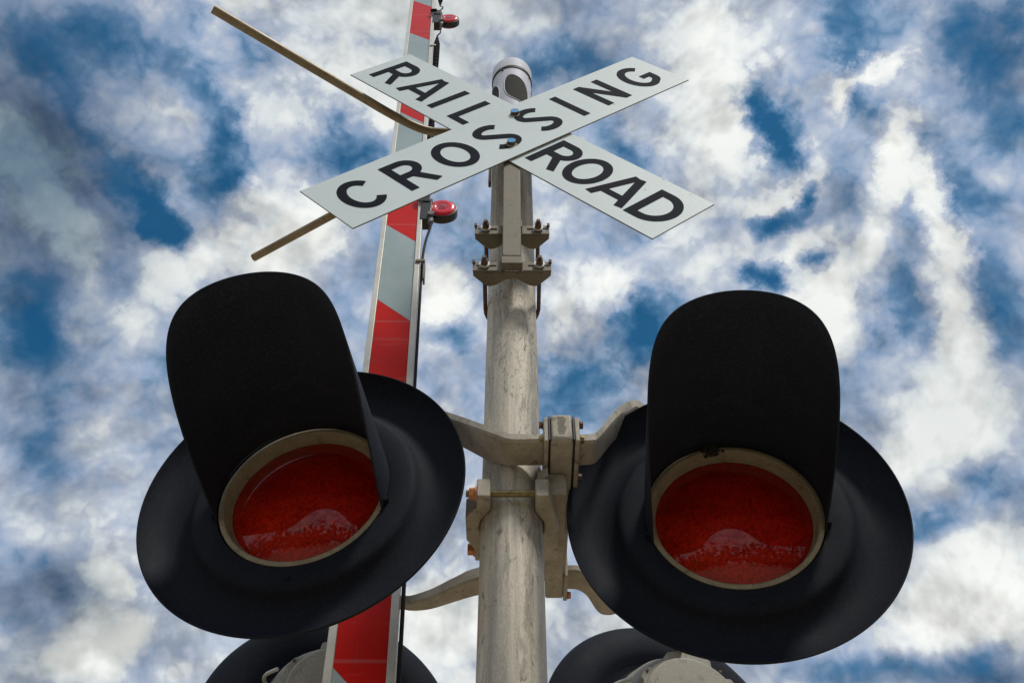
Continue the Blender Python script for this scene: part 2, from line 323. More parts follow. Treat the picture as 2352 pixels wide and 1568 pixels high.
# ------------------------------------------------------------------ helpers
def mesh_obj(name, V, F, mat, parent=None, smooth=35, bevel=0, seg=2, sharp=True):
    me = bpy.data.meshes.new(name)
    off = Vector(parent.get('_o', (0, 0, 0))) if parent is not None else Vector((0, 0, 0))
    if parent is None: V = [(v[0], v[1], v[2] + H) for v in V]
    else: V = [tuple(Vector(v) - off) for v in V]
    me.from_pydata(V, [], F); me.update()
    bm = bmesh.new(); bm.from_mesh(me); bmesh.ops.recalc_face_normals(bm, faces=bm.faces); bm.to_mesh(me); bm.free()
    me.polygons.foreach_set('use_smooth', [True] * len(me.polygons)); me.set_sharp_from_angle(angle=R(smooth))
    me.materials.append(mat)
    o = bpy.data.objects.new(name, me); COL.objects.link(o)
    if parent is not None: o.parent = parent
    if bevel:
        b = o.modifiers.new('bevel', 'BEVEL'); b.width = bevel; b.segments = seg; b.limit_method = 'ANGLE'; b.angle_limit = R(30); b.harden_normals = False
    return o

class MB:
    """collects shapes into one mesh"""
    def __init__(s): s.V = []; s.F = []
    def add(s, V, F):
        k = len(s.V); s.V += [tuple(v) for v in V]; s.F += [tuple(i + k for i in f) for f in F]; return s
    def box(s, a, b):
        (x0, y0, z0), (x1, y1, z1) = a, b
        V = [(x, y, z) for z in (z0, z1) for y in (y0, y1) for x in (x0, x1)]
        return s.add(V, [(0, 2, 3, 1), (4, 5, 7, 6), (0, 1, 5, 4), (2, 6, 7, 3), (0, 4, 6, 2), (1, 3, 7, 5)])
    def prism(s, poly, axis, a, b):
        """poly in the two other axes, extruded along axis from a to b"""
        def P(p, t):
            return {'x': (t, p[0], p[1]), 'y': (p[0], t, p[1]), 'z': (p[0], p[1], t)}[axis]
        n = len(poly); V = [P(p, a) for p in poly] + [P(p, b) for p in poly]
        F = [tuple(range(n)), tuple(range(2 * n - 1, n - 1, -1))] + [(i, (i + 1) % n, n + (i + 1) % n, n + i) for i in range(n)]
        return s.add(V, F)
    def cyl(s, p, q, r, n=24, r2=None, phase=0):
        return s.tube([p, q], [r, r if r2 is None else r2], n, phase=phase)
    def tube(s, pts, rs, n=16, phase=0, caps=True):
        pts = [Vector(p) for p in pts]
        if not isinstance(rs, (list, tuple)): rs = [rs] * len(pts)
        t = (pts[1] - pts[0]).normalized()
        u = t.orthogonal().normalized() if abs(t.z) > .99 or abs(t.x) < .5 else t.cross(Vector((0, 0, 1))).normalized()
        V = []; F = []
        for i, p in enumerate(pts):
            a = pts[max(i - 1, 0)]; b = pts[min(i + 1, len(pts) - 1)]; t = (b - a).normalized()
            u = (u - t * u.dot(t)).normalized(); w = t.cross(u)
            for k in range(n):
                an = 2 * PI * k / n + phase; V.append(p + (u * math.cos(an) + w * math.sin(an)) * rs[i])
        for i in range(len(pts) - 1):
            for k in range(n): F.append((i * n + k, i * n + (k + 1) % n, (i + 1) * n + (k + 1) % n, (i + 1) * n + k))
        if caps: F += [tuple(range(n - 1, -1, -1)), tuple((len(pts) - 1) * n + k for k in range(n))]
        return s.add(V, F)
    def lathe(s, prof, n=96, axis='y', c=(0, 0, 0), closed=False):
        """prof: (radius, distance along -axis for y / +axis for z)"""
        V = []; F = []
        for r, d in prof:
            for k in range(n):
                a = 2 * PI * k / n; x, y = r * math.cos(a), r * math.sin(a)
                V.append((c[0] + x, c[1] - d, c[2] + y) if axis == 'y' else (c[0] + x, c[1] + y, c[2] + d))
        m_ = len(prof)
        for i in range(m_ - 1 + (1 if closed else 0)):
            j = (i + 1) % m_
            for k in range(n): F.append((i * n + k, i * n + (k + 1) % n, j * n + (k + 1) % n, j * n + k))
        return s.add(V, F)
    def loft(s, secs):
        n = len(secs[0]); V = [v for q in secs for v in q]; F = []
        for i in range(len(secs) - 1):
            for k in range(n): F.append((i * n + k, i * n + (k + 1) % n, (i + 1) * n + (k + 1) % n, (i + 1) * n + k))
        F += [tuple(range(n - 1, -1, -1)), tuple((len(secs) - 1) * n + k for k in range(n))]
        return s.add(V, F)
    def obj(s, name, mat, parent=None, **k): return mesh_obj(name, s.V, s.F, mat, parent, **k)

def thing(name, loc, label, cat, group=None, rot=(0, 0, 0)):
    o = bpy.data.objects.new(name, None); COL.objects.link(o); o.empty_display_size = .1
    o.location = (loc[0], loc[1], loc[2] + H); o.rotation_euler = rot
    o['_o'] = (loc[0], loc[1], loc[2]) if rot == (0, 0, 0) else (0, 0, 0)
    o['label'] = label; o['category'] = cat
    if group: o['group'] = group
    return o
def sub(o, parent):
    """sub-parts are written in the same coordinates as their part"""
    o['_o'] = tuple(parent.get('_o', (0, 0, 0))); return o
def part(mb, name, mat, parent, **k):
    o = mb.obj(name, mat, parent, **k); o['_o'] = tuple(parent.get('_o', (0, 0, 0))); return o
def smoothpath(pts, k=6):
    P = [Vector(p) for p in pts]; out = []
    for i in range(len(P) - 1):
        a = P[max(i - 1, 0)]; b = P[i]; c = P[i + 1]; d = P[min(i + 2, len(P) - 1)]
        for j in range(k):
            t = j / k
            out.append(.5 * ((2 * b) + (c - a) * t + (2 * a - 5 * b + 4 * c - d) * t * t + (3 * b - a - 3 * c + d) * t ** 3))
    out.append(P[-1]); return out
def hexnut(mb, c, axis, r, h, phase=0.3):
    c = Vector(c); d = {'x': Vector((1, 0, 0)), 'y': Vector((0, 1, 0)), 'z': Vector((0, 0, 1))}[axis]
    return mb.cyl(c, c + d * h, r, 6, phase=phase)

# ------------------------------------------------------------------ setting: ground and distant wood
G = -H
g = MB(); g.add([(-1500, -1500, G), (1500, -1500, G), (1500, 1500, G), (-1500, 1500, G)], [(0, 1, 2, 3)])
k = NT('dry_gravelly_ground'); o_ = k.co()
k.set(color=k.ramp(k.noise(o_, .5, 7, .7), [(.3, (.26, .205, .135)), (.7, (.40, .325, .22))]), rough=.95)
k.bump(k.noise(o_, 30, 5, .7), .5, .02)
ground = g.obj('ground', k.m); ground['kind'] = 'structure'
rd = MB(); rd.add([(-60, -9.0, G + .004), (60, -9.0, G + .004), (60, -2.2, G + .004), (-60, -2.2, G + .004)], [(0, 1, 2, 3)])
road = rd.obj('road', plain('asphalt', (.055, .054, .052), .9, 0, 0, .3, 30, .5)); road['kind'] = 'structure'
rng = random.Random(3)
wood = MB()
for ring in range(260):
    a = 2 * PI * ring / 260 + rng.uniform(-.01, .01); d = rng.uniform(70, 95); h = rng.uniform(13, 24); w = rng.uniform(3.5, 6)
    cx, cy = d * math.sin(a), d * math.cos(a)
    for j in range(16):
        zz = G + h * (0.12 + .85 * rng.random()); rr = w * (1 - .55 * (zz - G) / h) * .55; an = rng.random() * 2 * PI
        px, py = cx + math.cos(an) * w * .45 * rng.random(), cy + math.sin(an) * w * .45 * rng.random()
        V = [(px + rr * rng.uniform(.7, 1.2) * x, py + rr * rng.uniform(.7, 1.2) * y, zz + rr * rng.uniform(.6, 1.1) * z) for x, y, z in ((1, 0, 0), (0, 1, 0), (-1, 0, 0), (0, -1, 0), (0, 0, 1), (0, 0, -1))]
        wood.add(V, [(0, 1, 4), (1, 2, 4), (2, 3, 4), (3, 0, 4), (1, 0, 5), (2, 1, 5), (3, 2, 5), (0, 3, 5)])
wd = wood.obj('distant_wood', plain('foliage', (.045, .062, .022), .8, 0, 0, .5, .6, 0)); wd['kind'] = 'stuff'

# ------------------------------------------------------------------ mast
PX, PY, PR = -.0006, 1.390, .0570
mast = thing('signal_mast', (PX, PY, G), 'tall weathered aluminium pole with grey streaks, standing between the two front lights', 'pole')
mb = MB(); n = 72
prof = [(.01, G + .06), (PR, G + .06), (PR, -.5), (PR, .4), (PR, 1.0), (PR, 1.6), (PR, 2.2), (PR, 2.719), (PR - .002, 2.721), (.01, 2.721)]
mb.lathe(prof, n, 'z', (PX, PY, 0)); part(mb, 'pole', M['pole'], mast)
mb = MB(); mb.lathe([(.01, G), (.17, G), (.17, G + .035), (.085, G + .05), (.078, G + .20), (.062, G + .21), (.058, G + .22)], 48, 'z', (PX, PY, 0)); part(mb, 'base_flange', M['cast'], mast)

# ------------------------------------------------------------------ bell on top of the mast
bell = thing('crossing_bell', (PX, PY, 2.722), 'white cylindrical crossing bell with dark oval openings capping the top of the mast', 'bell')
cx, cy = -.0005, 1.390
mb = MB()
prof = [(.05, 2.722), (.0625, 2.724), (.0632, 2.76), (.0632, 3.036), (.055, 3.036)]
body_n = 96
mb.lathe(prof, body_n, 'z', (cx, cy, 0)); body = part(mb, 'bell_body', M['white'], bell)
mb = MB(); mb.lathe([(.03, 3.030), (.0662, 3.033), (.0668, 3.038), (.0668, 3.042), (.0655, 3.044)], 72, 'z', (cx, cy, 0)); part(mb, 'seam_ring', M['seam'], bell)
mb = MB(); mb.lathe([(.060, 3.0445), (.0665, 3.046), (.0665, 3.106), (.0635, 3.116), (.05, 3.122), (.004, 3.126)], 72, 'z', (cx, cy, 0)); part(mb, 'bell_cap', M['white'], bell)
def oval_on_cyl(ang0, half, z0, z1, skew, rr):
    """rounded opening wrapped on the bell body"""
    V = []; F = []; m_ = 40; zc = (z0 + z1) / 2; hz = (z1 - z0) / 2
    rings = 5
    for r_ in range(rings + 1):
        for i in range(m_):
            a = 2 * PI * i / m_; ex = 2.6
            ca, sa = math.cos(a), math.sin(a)
            x = math.copysign(abs(ca) ** (2 / ex), ca) * half * r_ / rings; z_ = math.copysign(abs(sa) ** (2 / ex), sa) * hz * r_ / rings
            z_ -= skew * x; th = ang0 + x
            V.append((cx + rr * math.sin(th), cy - rr * math.cos(th), zc + z_))
    for r_ in range(rings):
        for i in range(m_): F.append((r_ * m_ + i, r_ * m_ + (i + 1) % m_, (r_ + 1) * m_ + (i + 1) % m_, (r_ + 1) * m_ + i))
    return MB().add(V, F)
for a0 in (15, -75, 105, -165):
    part(oval_on_cyl(R(a0), .64, 2.800, 2.968, .040, .0640), 'grille', M['grille'], bell, smooth=60)
    fr = MB(); V = []
    pth = []
    for i in range(49):
        a = 2 * PI * i / 48; ca, sa = math.cos(a), math.sin(a)
        x = math.copysign(abs(ca) ** (2 / 2.6), ca) * .65; z_ = math.copysign(abs(sa) ** (2 / 2.6), sa) * .0865 - .040 * x
        th = R(a0) + x; pth.append((cx + .0642 * math.sin(th), cy - .0642 * math.cos(th), 2.8825 + z_))
    fr.tube(pth, .0016, 6, caps=False); part(fr, 'opening_rim', M['white'], bell)
for a0 in (-28, 62, 150):
    mb = MB(); th = R(a0); mb.cyl((cx + .062 * math.sin(th), cy - .062 * math.cos(th), 3.022), (cx + .069 * math.sin(th), cy - .069 * math.cos(th), 3.022), .003, 10)
    part(mb, 'screw', M['rust'], bell)

# ------------------------------------------------------------------ crossbuck
SX, SY, SZ = .0015, 1.2385, 2.4192
L_, W_ = 1.2192, .2286
sgn = thing('crossbuck_sign', (SX, SY, SZ), 'white X-shaped crossbuck reading RAILROAD CROSSING in black letters, high on the mast', 'sign')
sgn['_o'] = (SX, SY, SZ)
def arc(cx, cy, rx, ry, a0, a1, n=18):
    return [(cx + rx * math.cos(R(a0 + (a1 - a0) * i / n)), cy + ry * math.sin(R(a0 + (a1 - a0) * i / n))) for i in range(n + 1)]
SW = 25.0; T = 71.0; B_ = -73.0; hw = SW / 2
def glyph(ch):
    """strokes (centre lines, mm) of each letter; x from 0, y from B_ to T"""
    t, b = T - hw, B_ + hw; mid = 0
    if ch == 'I': return [[(hw, B_), (hw, T)]], 25
    if ch == 'L': return [[(hw, T), (hw, B_)], [(0, B_ + 11), (80, B_ + 11)]], 82
    if ch == 'A': return [[(12, B_), (56, T - 1)], [(112, B_), (68, T - 1)], [(28, -36), (96, -36)]], 124
    if ch == 'R': return [[(hw, B_), (hw, T)], [(0, t)] + [(52, t)] + arc(52, 27, 34, t - 27, 90, -90, 16) + [(0, 54 - t)], [(54, -4), (92, B_)]], 104
    if ch == 'O': return [arc(59, -1, 59 - hw, 72 - hw, 90, 450, 40)], 118
    if ch == 'D': return [[(hw, B_), (hw, T)], [(0, t), (40, t)] + arc(40, -1, 56, t + 1, 90, -90, 24) + [(0, b)]], 110
    if ch == 'C': return [arc(56, -1, 56 - hw, 72 - hw, 38, 322, 34)], 108
    if ch == 'G': return [arc(56, -1, 56 - hw, 72 - hw, 44, 302, 34) + [(88, -46), (94, -38), (96, -26), (96, .4)], [(60, -10), (108.5, -10)]], 109
    if ch == 'N': return [[(hw, B_), (hw, T)], [(100 - hw, B_), (100 - hw, T)], [(hw + 1, T - 8), (100 - hw - 1, B_ + 8)]], 100
    if ch == 'S':
        w = 49; p = arc(w, 35, w - hw, T - hw - 35, 30, 250, 22) + [(w, 2)] + arc(w, -37, w - hw, 37 + B_ * -1 - 74 + 37 - hw, 70, -150, 22)
        up = arc(w, 33.5, w - hw, T - hw - 33.5, 28, 232, 20); lo = arc(w, -35.5, w - hw, -35.5 - (B_ + hw), 52, -152, 20)
        return [up + lo], 98
def strip(pts, w, closed=False):
    """flat ribbon along a line, mitred"""
    q = [pts[0]]
    for p in pts[1:]:
        if (Vector(p) - Vector(q[-1])).length > .4: q.append(p)
    pts = q; n = len(pts); Lf = []; Rt = []
    for i, p in enumerate(pts):
        p = Vector((p[0], p[1])); a = Vector(pts[i - 1]) if (i > 0 or closed) else None; b = Vector(pts[(i + 1) % n]) if (i < n - 1 or closed) else None
        if closed and i == 0: a = Vector(pts[-2])
        if closed and i == n - 1: b = Vector(pts[1])
        d1 = (p - a).normalized() if a is not None else None; d2 = (b - p).normalized() if b is not None else None
        if d1 is None: d = d2; s_ = 1
        elif d2 is None: d = d1; s_ = 1
        else:
            d = (d1 + d2).normalized(); c_ = max(.5, d.dot(d1)); s_ = 1 / c_
        nn = Vector((-d.y, d.x)) * (w / 2) * s_
        Lf.append(p + nn); Rt.append(p - nn)
    return Lf, Rt
def clipx(P, hidden=None): return P
def blade(text_items, angle, yoff, label):
    c, s_ = math.cos(angle), math.sin(angle)
    def W(u, v, y): return (SX + c * u - s_ * v, SY + yoff + y, SZ + s_ * u + c * v)
    mb = MB(); th = .0030
    q = [(-L_ / 2, -W_ / 2), (L_ / 2, -W_ / 2), (L_ / 2, W_ / 2), (-L_ / 2, W_ / 2)]
    V = [W(u, v, .0002) for u, v in q] + [W(u, v, th) for u, v in q]
    mb.add(V, [(0, 1, 2, 3), (7, 6, 5, 4), (0, 1, 5, 4), (1, 2, 6, 5), (2, 3, 7, 6), (3, 0, 4, 7)])
    bl = part(mb, 'blade', M['signedge'], sgn); bl['label'] = label
    mb = MB(); V = [W(u * .9992, v * .994, -.0002) for u, v in q]; V += [W(u * .9992, v * .994, .0001) for u, v in q]
    mb.add(V, [(0, 1, 2, 3), (7, 6, 5, 4), (0, 1, 5, 4), (1, 2, 6, 5), (2, 3, 7, 6), (3, 0, 4, 7)])
    part(mb, 'reflective_sheet', M['sign'], bl)
    for ch, x0 in text_items:
        mb = MB(); strokes, _w = glyph(ch)
        for si, st in enumerate(strokes):
            w = SW if not (ch in 'L' and si == 1) else 22
            if ch == 'A' and si == 2: w = 21
            if ch == 'G' and si == 1: w = 21
            closed = (ch == 'O')
            Lf, Rt = strip(st, w, closed); n = len(Lf); yy = -.0008 - .00016 * si
            V = [W((x0 + p.x) / 1000, max(B_, min(T, p.y)) / 1000 if ch in 'ANR' else p.y / 1000, yy) for p in Lf] + [W((x0 + p.x) / 1000, max(B_, min(T, p.y)) / 1000 if ch in 'ANR' else p.y / 1000, yy) for p in Rt]
            mb.add(V, [(i, i + 1, n + i + 1, n + i) for i in range(n - 1)])
        part(mb, 'letter_' + ch.lower(), M['letter'], bl)
AC, AR = R(42.119), R(-47.801)
blade([('R', -571), ('A', -440), ('I', -288), ('L', -197), ('R', 128), ('O', 230), ('A', 347), ('D', 478)], AR, .0065, 'rear blade of the cross, reading RAILROAD')
blade([('C', -560), ('R', -403), ('O', -263), ('S', -107), ('S', 47), ('I', 206), ('N', 304), ('G', 454)], AC, 0.0, 'front blade of the cross, reading CROSSING')
for (u, v) in ((71, 69), (-54, -55)):
    c, s_ = math.cos(AC), math.sin(AC); x, z = SX + c * u / 1000 - s_ * v / 1000, SZ + s_ * u / 1000 + c * v / 1000
    mb = MB(); mb.cyl((x, SY - .0095, z), (x, SY - .0012, z), .0115, 20); bo = part(mb, 'bolt', M['rust'], sgn)
    mb = MB(); mb.cyl((x, SY - .0105, z), (x, SY - .0096, z), .0118, 20); part(mb, 'bolt_head', M['blue'], bo)
    mb = MB(); rs = random.Random(int(u)); V = [(x, SY - .0012, z - .006)]; nn_ = 22
    for q_ in range(nn_):
        a_ = 2 * PI * q_ / nn_; rr = rs.uniform(.0125, .0165); V.append((x + rr * math.cos(a_), SY - .0012, z - .004 + rr * 1.12 * math.sin(a_)))
    mb.add(V, [(0, 1 + q_, 1 + (q_ + 1) % nn_) for q_ in range(nn_)]); part(mb, 'rust_stain', M['stain'], bo)
# mounting channel and its two clamps
mb = MB()
V = [(x, y, zz) for zz in (1.828, 2.560) for x, y in ((-.0225, 1.3), (-.0225, 1.249), (.0215, 1.249), (.0215, 1.3), (.0168, 1.3), (.0168, 1.2565), (-.0178, 1.2565), (-.0178, 1.3))]
V = [(x, y, zz - (.030 if zz < 2 and y > 1.29 else 0)) for x, y, zz in V]
mb.add(V, [(7, 6, 1, 0), (6, 5, 2, 1), (5, 4, 3, 2), (8, 9, 14, 15), (9, 10, 13, 14), (10, 11, 12, 13)] + [(i, (i + 1) % 8, 8 + (i + 1) % 8, 8 + i) for i in range(8)])
part(mb, 'mounting_channel', M['steel'], sgn, bevel=.002)
for zb, zt in ((1.945, 1.981), (1.794, 1.828)):
    hl = .0885
    half = [(-hl, 1.2720), (-hl, 1.2815), (-.0640, 1.3060), (-.0540, 1.3110), (-.0430, 1.3098), (-.0330, 1.3050), (-.0240, 1.2985), (-.0130, 1.2915), (0, 1.2885)]
    poly = half + [(-x, y) for x, y in half[-2::-1]]
    mb = MB(); mb.prism(poly, 'z', zb, zb + .006)
    fl = part(mb, 'clamp_plate', M['steel'], sgn, bevel=.0012)
    # upright flange made of bars so that the slots are real holes
    y0, y1 = 1.2665, 1.2715
    for sx_ in (-1, 1):
        mb = MB(); xs = (.024, .089)
        def X(a, b): return (min(sx_ * a, sx_ * b), max(sx_ * a, sx_ * b))
        # a plate with a real slot: ring of quads front and back round the slot
        xo0, xo1 = X(*xs); xi0, xi1 = X(.036, .081); zi0, zi1 = zb + .0145, zt - .0125
        O = [(xo0, zb), (xo1, zb), (xo1, zt), (xo0, zt)]; I = [(xi0, zi0), (xi1, zi0), (xi1, zi1), (xi0, zi1)]
        V = [(x, y0, z) for x, z in O + I] + [(x, y1, z) for x, z in O + I]; F = []
        for q in range(4):
            r_ = (q + 1) % 4
            F += [(q, r_, 4 + r_, 4 + q), (8 + q, 12 + q, 12 + r_, 8 + r_), (q, 8 + q, 8 + r_, r_), (4 + q, 4 + r_, 12 + r_, 12 + q)]
        mb.add(V, F); part(mb, 'slotted_flange', M['steel'], sgn, bevel=.0006)
        mb = MB(); xe = X(.0840, .0905); mb.box((xe[0], 1.2600, zt - .010), (xe[1], 1.2662, zt + .002)); part(mb, 'end_lip', M['rust'], sgn, bevel=.001)
    mb = MB(); mb.box((-.0236, 1.2498, zb + .0062), (.0236, 1.2712, zt - .0004)); part(mb, 'saddle_block', M['steel'], sgn, bevel=.001)
    mb = MB(); zc = (zb + zt) / 2 + .001
    pth = [(-.0625, 1.240, zc), (-.0625, 1.30, zc), (-.0625, 1.39, zc)] + [(PX - .0620 * math.cos(R(a)), PY + .0620 * math.sin(R(a)), zc) for a in range(12, 180, 12)] + [(.0625, 1.39, zc), (.0625, 1.30, zc), (.0625, 1.240, zc)]
    mb.tube(pth, .0050, 10); ub = part(mb, 'u_bolt', M['rust'], sgn)
    for sx_ in (-1, 1):
        mb = MB(); mb.cyl((sx_ * .0625, 1.2596, zc), (sx_ * .0625, 1.2640, zc), .0125, 20); part(mb, 'washer', M['frame'], ub)
        mb = MB(); hexnut(mb, (sx_ * .0625, 1.2480, zc), 'y', .0088, .0118); part(mb, 'nut', M['rust'], ub)

# ------------------------------------------------------------------ cross-arm that carries the lights
xa = thing('light_crossarm', (0.09, 1.45, 1.2), 'cast grey four-armed bracket clamped to the right of the mast between the lights', 'bracket')
mb = MB()
mb.loft([[(x0, y, z0), (x1, y, z0), (x1, y, z1), (x0, y, z1)] for (x0, x1, y, z0, z1) in (
    (.0725, .1095, 1.2500, 1.249, 1.307), (.0705, .1115, 1.258, 1.240, 1.309), (.0705, .1115, 1.42, 1.240, 1.305), (.066, .109, 1.46, 1.212, 1.30), (.066, .107, 1.60, 1.200, 1.29), (.068, .104, 1.668, 1.200, 1.27))])
part(mb, 'junction_box', M['cast'], xa, bevel=.0035)
mb = MB()
for i in range(9): mb.box((.0835 + (i % 3) * .001, 1.2493, 1.299 - i * .0052), (.0965 + ((i * 7) % 4) * .0012, 1.2499, 1.3015 - i * .0052))
part(mb, 'cast_lettering', M['steel'], xa)
for x0, x1 in ((.0672, .0700), (.1120, .1148)):
    mb = MB(); mb.box((x0, 1.2505, 1.243), (x1, 1.385, 1.3035)); part(mb, 'gasket', M['black'], xa)
def arm(secs):
    """sections: x, yf, yb, z0, z1 -> rounded bar"""
    out = []
    for i, (x, yf, yb_, z0, z1) in enumerate(secs):
        ym = (yf + yb_) / 2; hd = (yb_ - yf) / 2
        def P(sgn_, z): return (x, ym + hd * sgn_, z)
        c = min(.0045, (z1 - z0) * .25)
        out.append([P(-1, z0 + c), P(-1 + c / hd, z0), P(1 - c / hd, z0), P(1, z0 + c), P(1, z1 - c), P(1 - c / hd, z1), P(-1 + c / hd, z1), P(-1, z1 - c)])
    return MB().loft(out)
def dense(secs, k=4):
    S = [Vector(s_) if len(s_) <= 4 else s_ for s_ in secs]; out = []
    for i in range(len(secs) - 1):
        a = secs[max(i - 1, 0)]; b = secs[i]; c = secs[i + 1]; d = secs[min(i + 2, len(secs) - 1)]
        for j in range(k):
            t = j / k; out.append(tuple(.5 * (2 * b[m] + (c[m] - a[m]) * t + (2 * a[m] - 5 * b[m] + 4 * c[m] - d[m]) * t * t + (3 * b[m] - a[m] - 3 * c[m] + d[m]) * t ** 3) for m in range(5)))
    out.append(secs[-1]); return out
part(arm(dense([(0.0575, 1.2604, 1.3306, 1.2502, 1.2714), (-0.0022, 1.2604, 1.3300, 1.2495, 1.2719), (-0.0319, 1.2673, 1.3463, 1.2692, 1.2921), (-0.0619, 1.2823, 1.3574, 1.2991, 1.3224), (-0.0971, 1.3071, 1.3752, 1.3408, 1.3650), (-0.1368, 1.3320, 1.3977, 1.3846, 1.4084), (-0.1622, 1.3439, 1.4078, 1.4096, 1.4326), (-0.2100, 1.3900, 1.4450, 1.4300, 1.4520), (-0.2900, 1.4300, 1.4900, 1.3800, 1.4100), (-0.3400, 1.4400, 1.5000, 1.3200, 1.3500)])), 'arm', M['cast'], xa, smooth=28)
part(arm(dense([(0.1245, 1.2680, 1.3338, 1.2533, 1.2775), (0.1478, 1.2680, 1.3326, 1.2545, 1.2793), (0.1615, 1.2780, 1.3408, 1.2712, 1.2975), (0.1972, 1.3150, 1.3774, 1.3531, 1.3825), (0.2249, 1.3450, 1.4064, 1.4115, 1.4422), (0.2448, 1.3700, 1.4288, 1.4442, 1.4762), (0.2660, 1.3850, 1.4419, 1.4640, 1.4937), (0.3200, 1.4300, 1.4900, 1.4400, 1.4700), (0.3600, 1.4500, 1.5100, 1.3400, 1.3700), (0.3800, 1.4500, 1.5100, 1.2600, 1.3000)])), 'arm', M['cast'], xa, smooth=28)
part(arm(dense([(0.0660, 1.6000, 1.6550, 1.2320, 1.2620), (-0.0683, 1.6400, 1.6991, 1.2288, 1.2618), (-0.1178, 1.6700, 1.7241, 1.2304, 1.2601), (-0.1671, 1.7100, 1.7545, 1.2344, 1.2609), (-0.1994, 1.7350, 1.7723, 1.2413, 1.2657), (-0.2221, 1.7500, 1.7798, 1.2465, 1.2699), (-0.2500, 1.7700, 1.7985, 1.2595, 1.2821), (-0.3100, 1.8400, 1.8800, 1.2680, 1.2920), (-0.3800, 1.9300, 1.9800, 1.2700, 1.3000)])), 'arm', M['cast'], xa, smooth=28)
part(arm(dense([(0.1125, 1.6200, 1.6813, 1.2303, 1.2503), (0.1350, 1.6200, 1.6837, 1.2304, 1.2504), (0.1566, 1.6400, 1.7051, 1.2314, 1.2514), (0.1827, 1.6800, 1.7546, 1.2262, 1.2462), (0.2050, 1.7000, 1.7692, 1.2277, 1.2477), (0.2314, 1.7300, 1.7950, 1.2500, 1.2720), (0.2600, 1.79, 1.855, 1.290, 1.315), (0.3000, 1.8500, 1.9100, 1.335, 1.360), (0.3800, 1.94, 2.00, 1.32, 1.345), (0.3950, 1.97, 2.03, 1.28, 1.31)])), 'arm', M['cast'], xa, smooth=28)
for x0, x1 in ((.0580, .0668), (.1152, .1240)):
    mb = MB(); mb.box((x0, 1.252, 1.241), (x1, 1.378, 1.3025)); part(mb, 'flange', M['cast'], xa, bevel=.002)
mb = MB(); mb.box((.1042, 1.585, 1.194), (.1122, 1.668, 1.262)); part(mb, 'flange', M['cast'], xa, bevel=.002)
for (x, y, z, d, mt) in ((.0578, 1.262, 1.291, -1, 'rust'), (.0578, 1.263, 1.256, -1, 'brass'), (.0578, 1.362, 1.252, -1, 'brass'), (.1242, 1.262, 1.291, 1, 'rust'), (.1242, 1.263, 1.256, 1, 'brass'), (.1242, 1.362, 1.252, 1, 'rust'), (.1124, 1.655, 1.199, 1, 'copper')):
    mb = MB(); mb.cyl((x, y, z), (x + d * .002, y, z), .0082, 16); hexnut(mb, (x + d * .0021, y, z), 'x', .0072, d * .0055); part(mb, 'bolt', M[mt], xa)
# mast clamp: two saddle halves and two through bolts
def saddle(side, z0, z1, poly):
    mb = MB(); mb.prism(poly, 'z', z0, z1); return part(mb, 'clamp_half', M['cast'], xa, bevel=.0025)
zc0, zc1 = 1.154, 1.196
pl = [(-.0635, 1.303), (-.0385, 1.303), (-.0385, 1.3400), (-.0480, 1.3560), (-.0575, 1.372), (-.0605, 1.389), (-.0575, 1.408), (-.0480, 1.4240), (-.0385, 1.4400), (-.0385, 1.486), (-.0700, 1.486), (-.0700, 1.455), (-.0845, 1.425), (-.0845, 1.358), (-.0635, 1.336)]
saddle(-1, zc0, zc1, pl)
pr = [(.0655, 1.303), (.0420, 1.303), (.0420, 1.3450), (.0500, 1.3600), (.0580, 1.375), (.0590, 1.389), (.0580, 1.405), (.0500, 1.4200), (.0400, 1.4400), (.0400, 1.486), (.0860, 1.486), (.0860, 1.40), (.0760, 1.345)]
saddle(1, zc0, zc1, pr)
mb = MB(); mb.box((.0645, 1.335, 1.188), (.100, 1.60, 1.238)); part(mb, 'clamp_rib', M['cast'], xa, bevel=.003)
mb = MB(); mb.prism([(.047, 1.318), (.066, 1.306), (.066, 1.36), (.047, 1.345)], 'z', 1.205, 1.228); part(mb, 'lug', M['cast'], xa, bevel=.002)
for y, z in ((1.317, 1.172), (1.474, 1.172)):
    mb = MB(); mb.cyl((-.083, y, z), (.064, y, z), .0065, 16); br = part(mb, 'through_bolt', M['brass'], xa)
    mb = MB(); mb.cyl((-.0665 if y < 1.4 else -.0735, y, z), (-.0637 if y < 1.4 else -.0702, y, z), .0135, 20); part(mb, 'washer', M['copper'], br)
    mb = MB(); hexnut(mb, (-.0668 if y < 1.4 else -.0738, y, z), 'x', .0115, -.0105, .1); part(mb, 'nut', M['copper'], br)

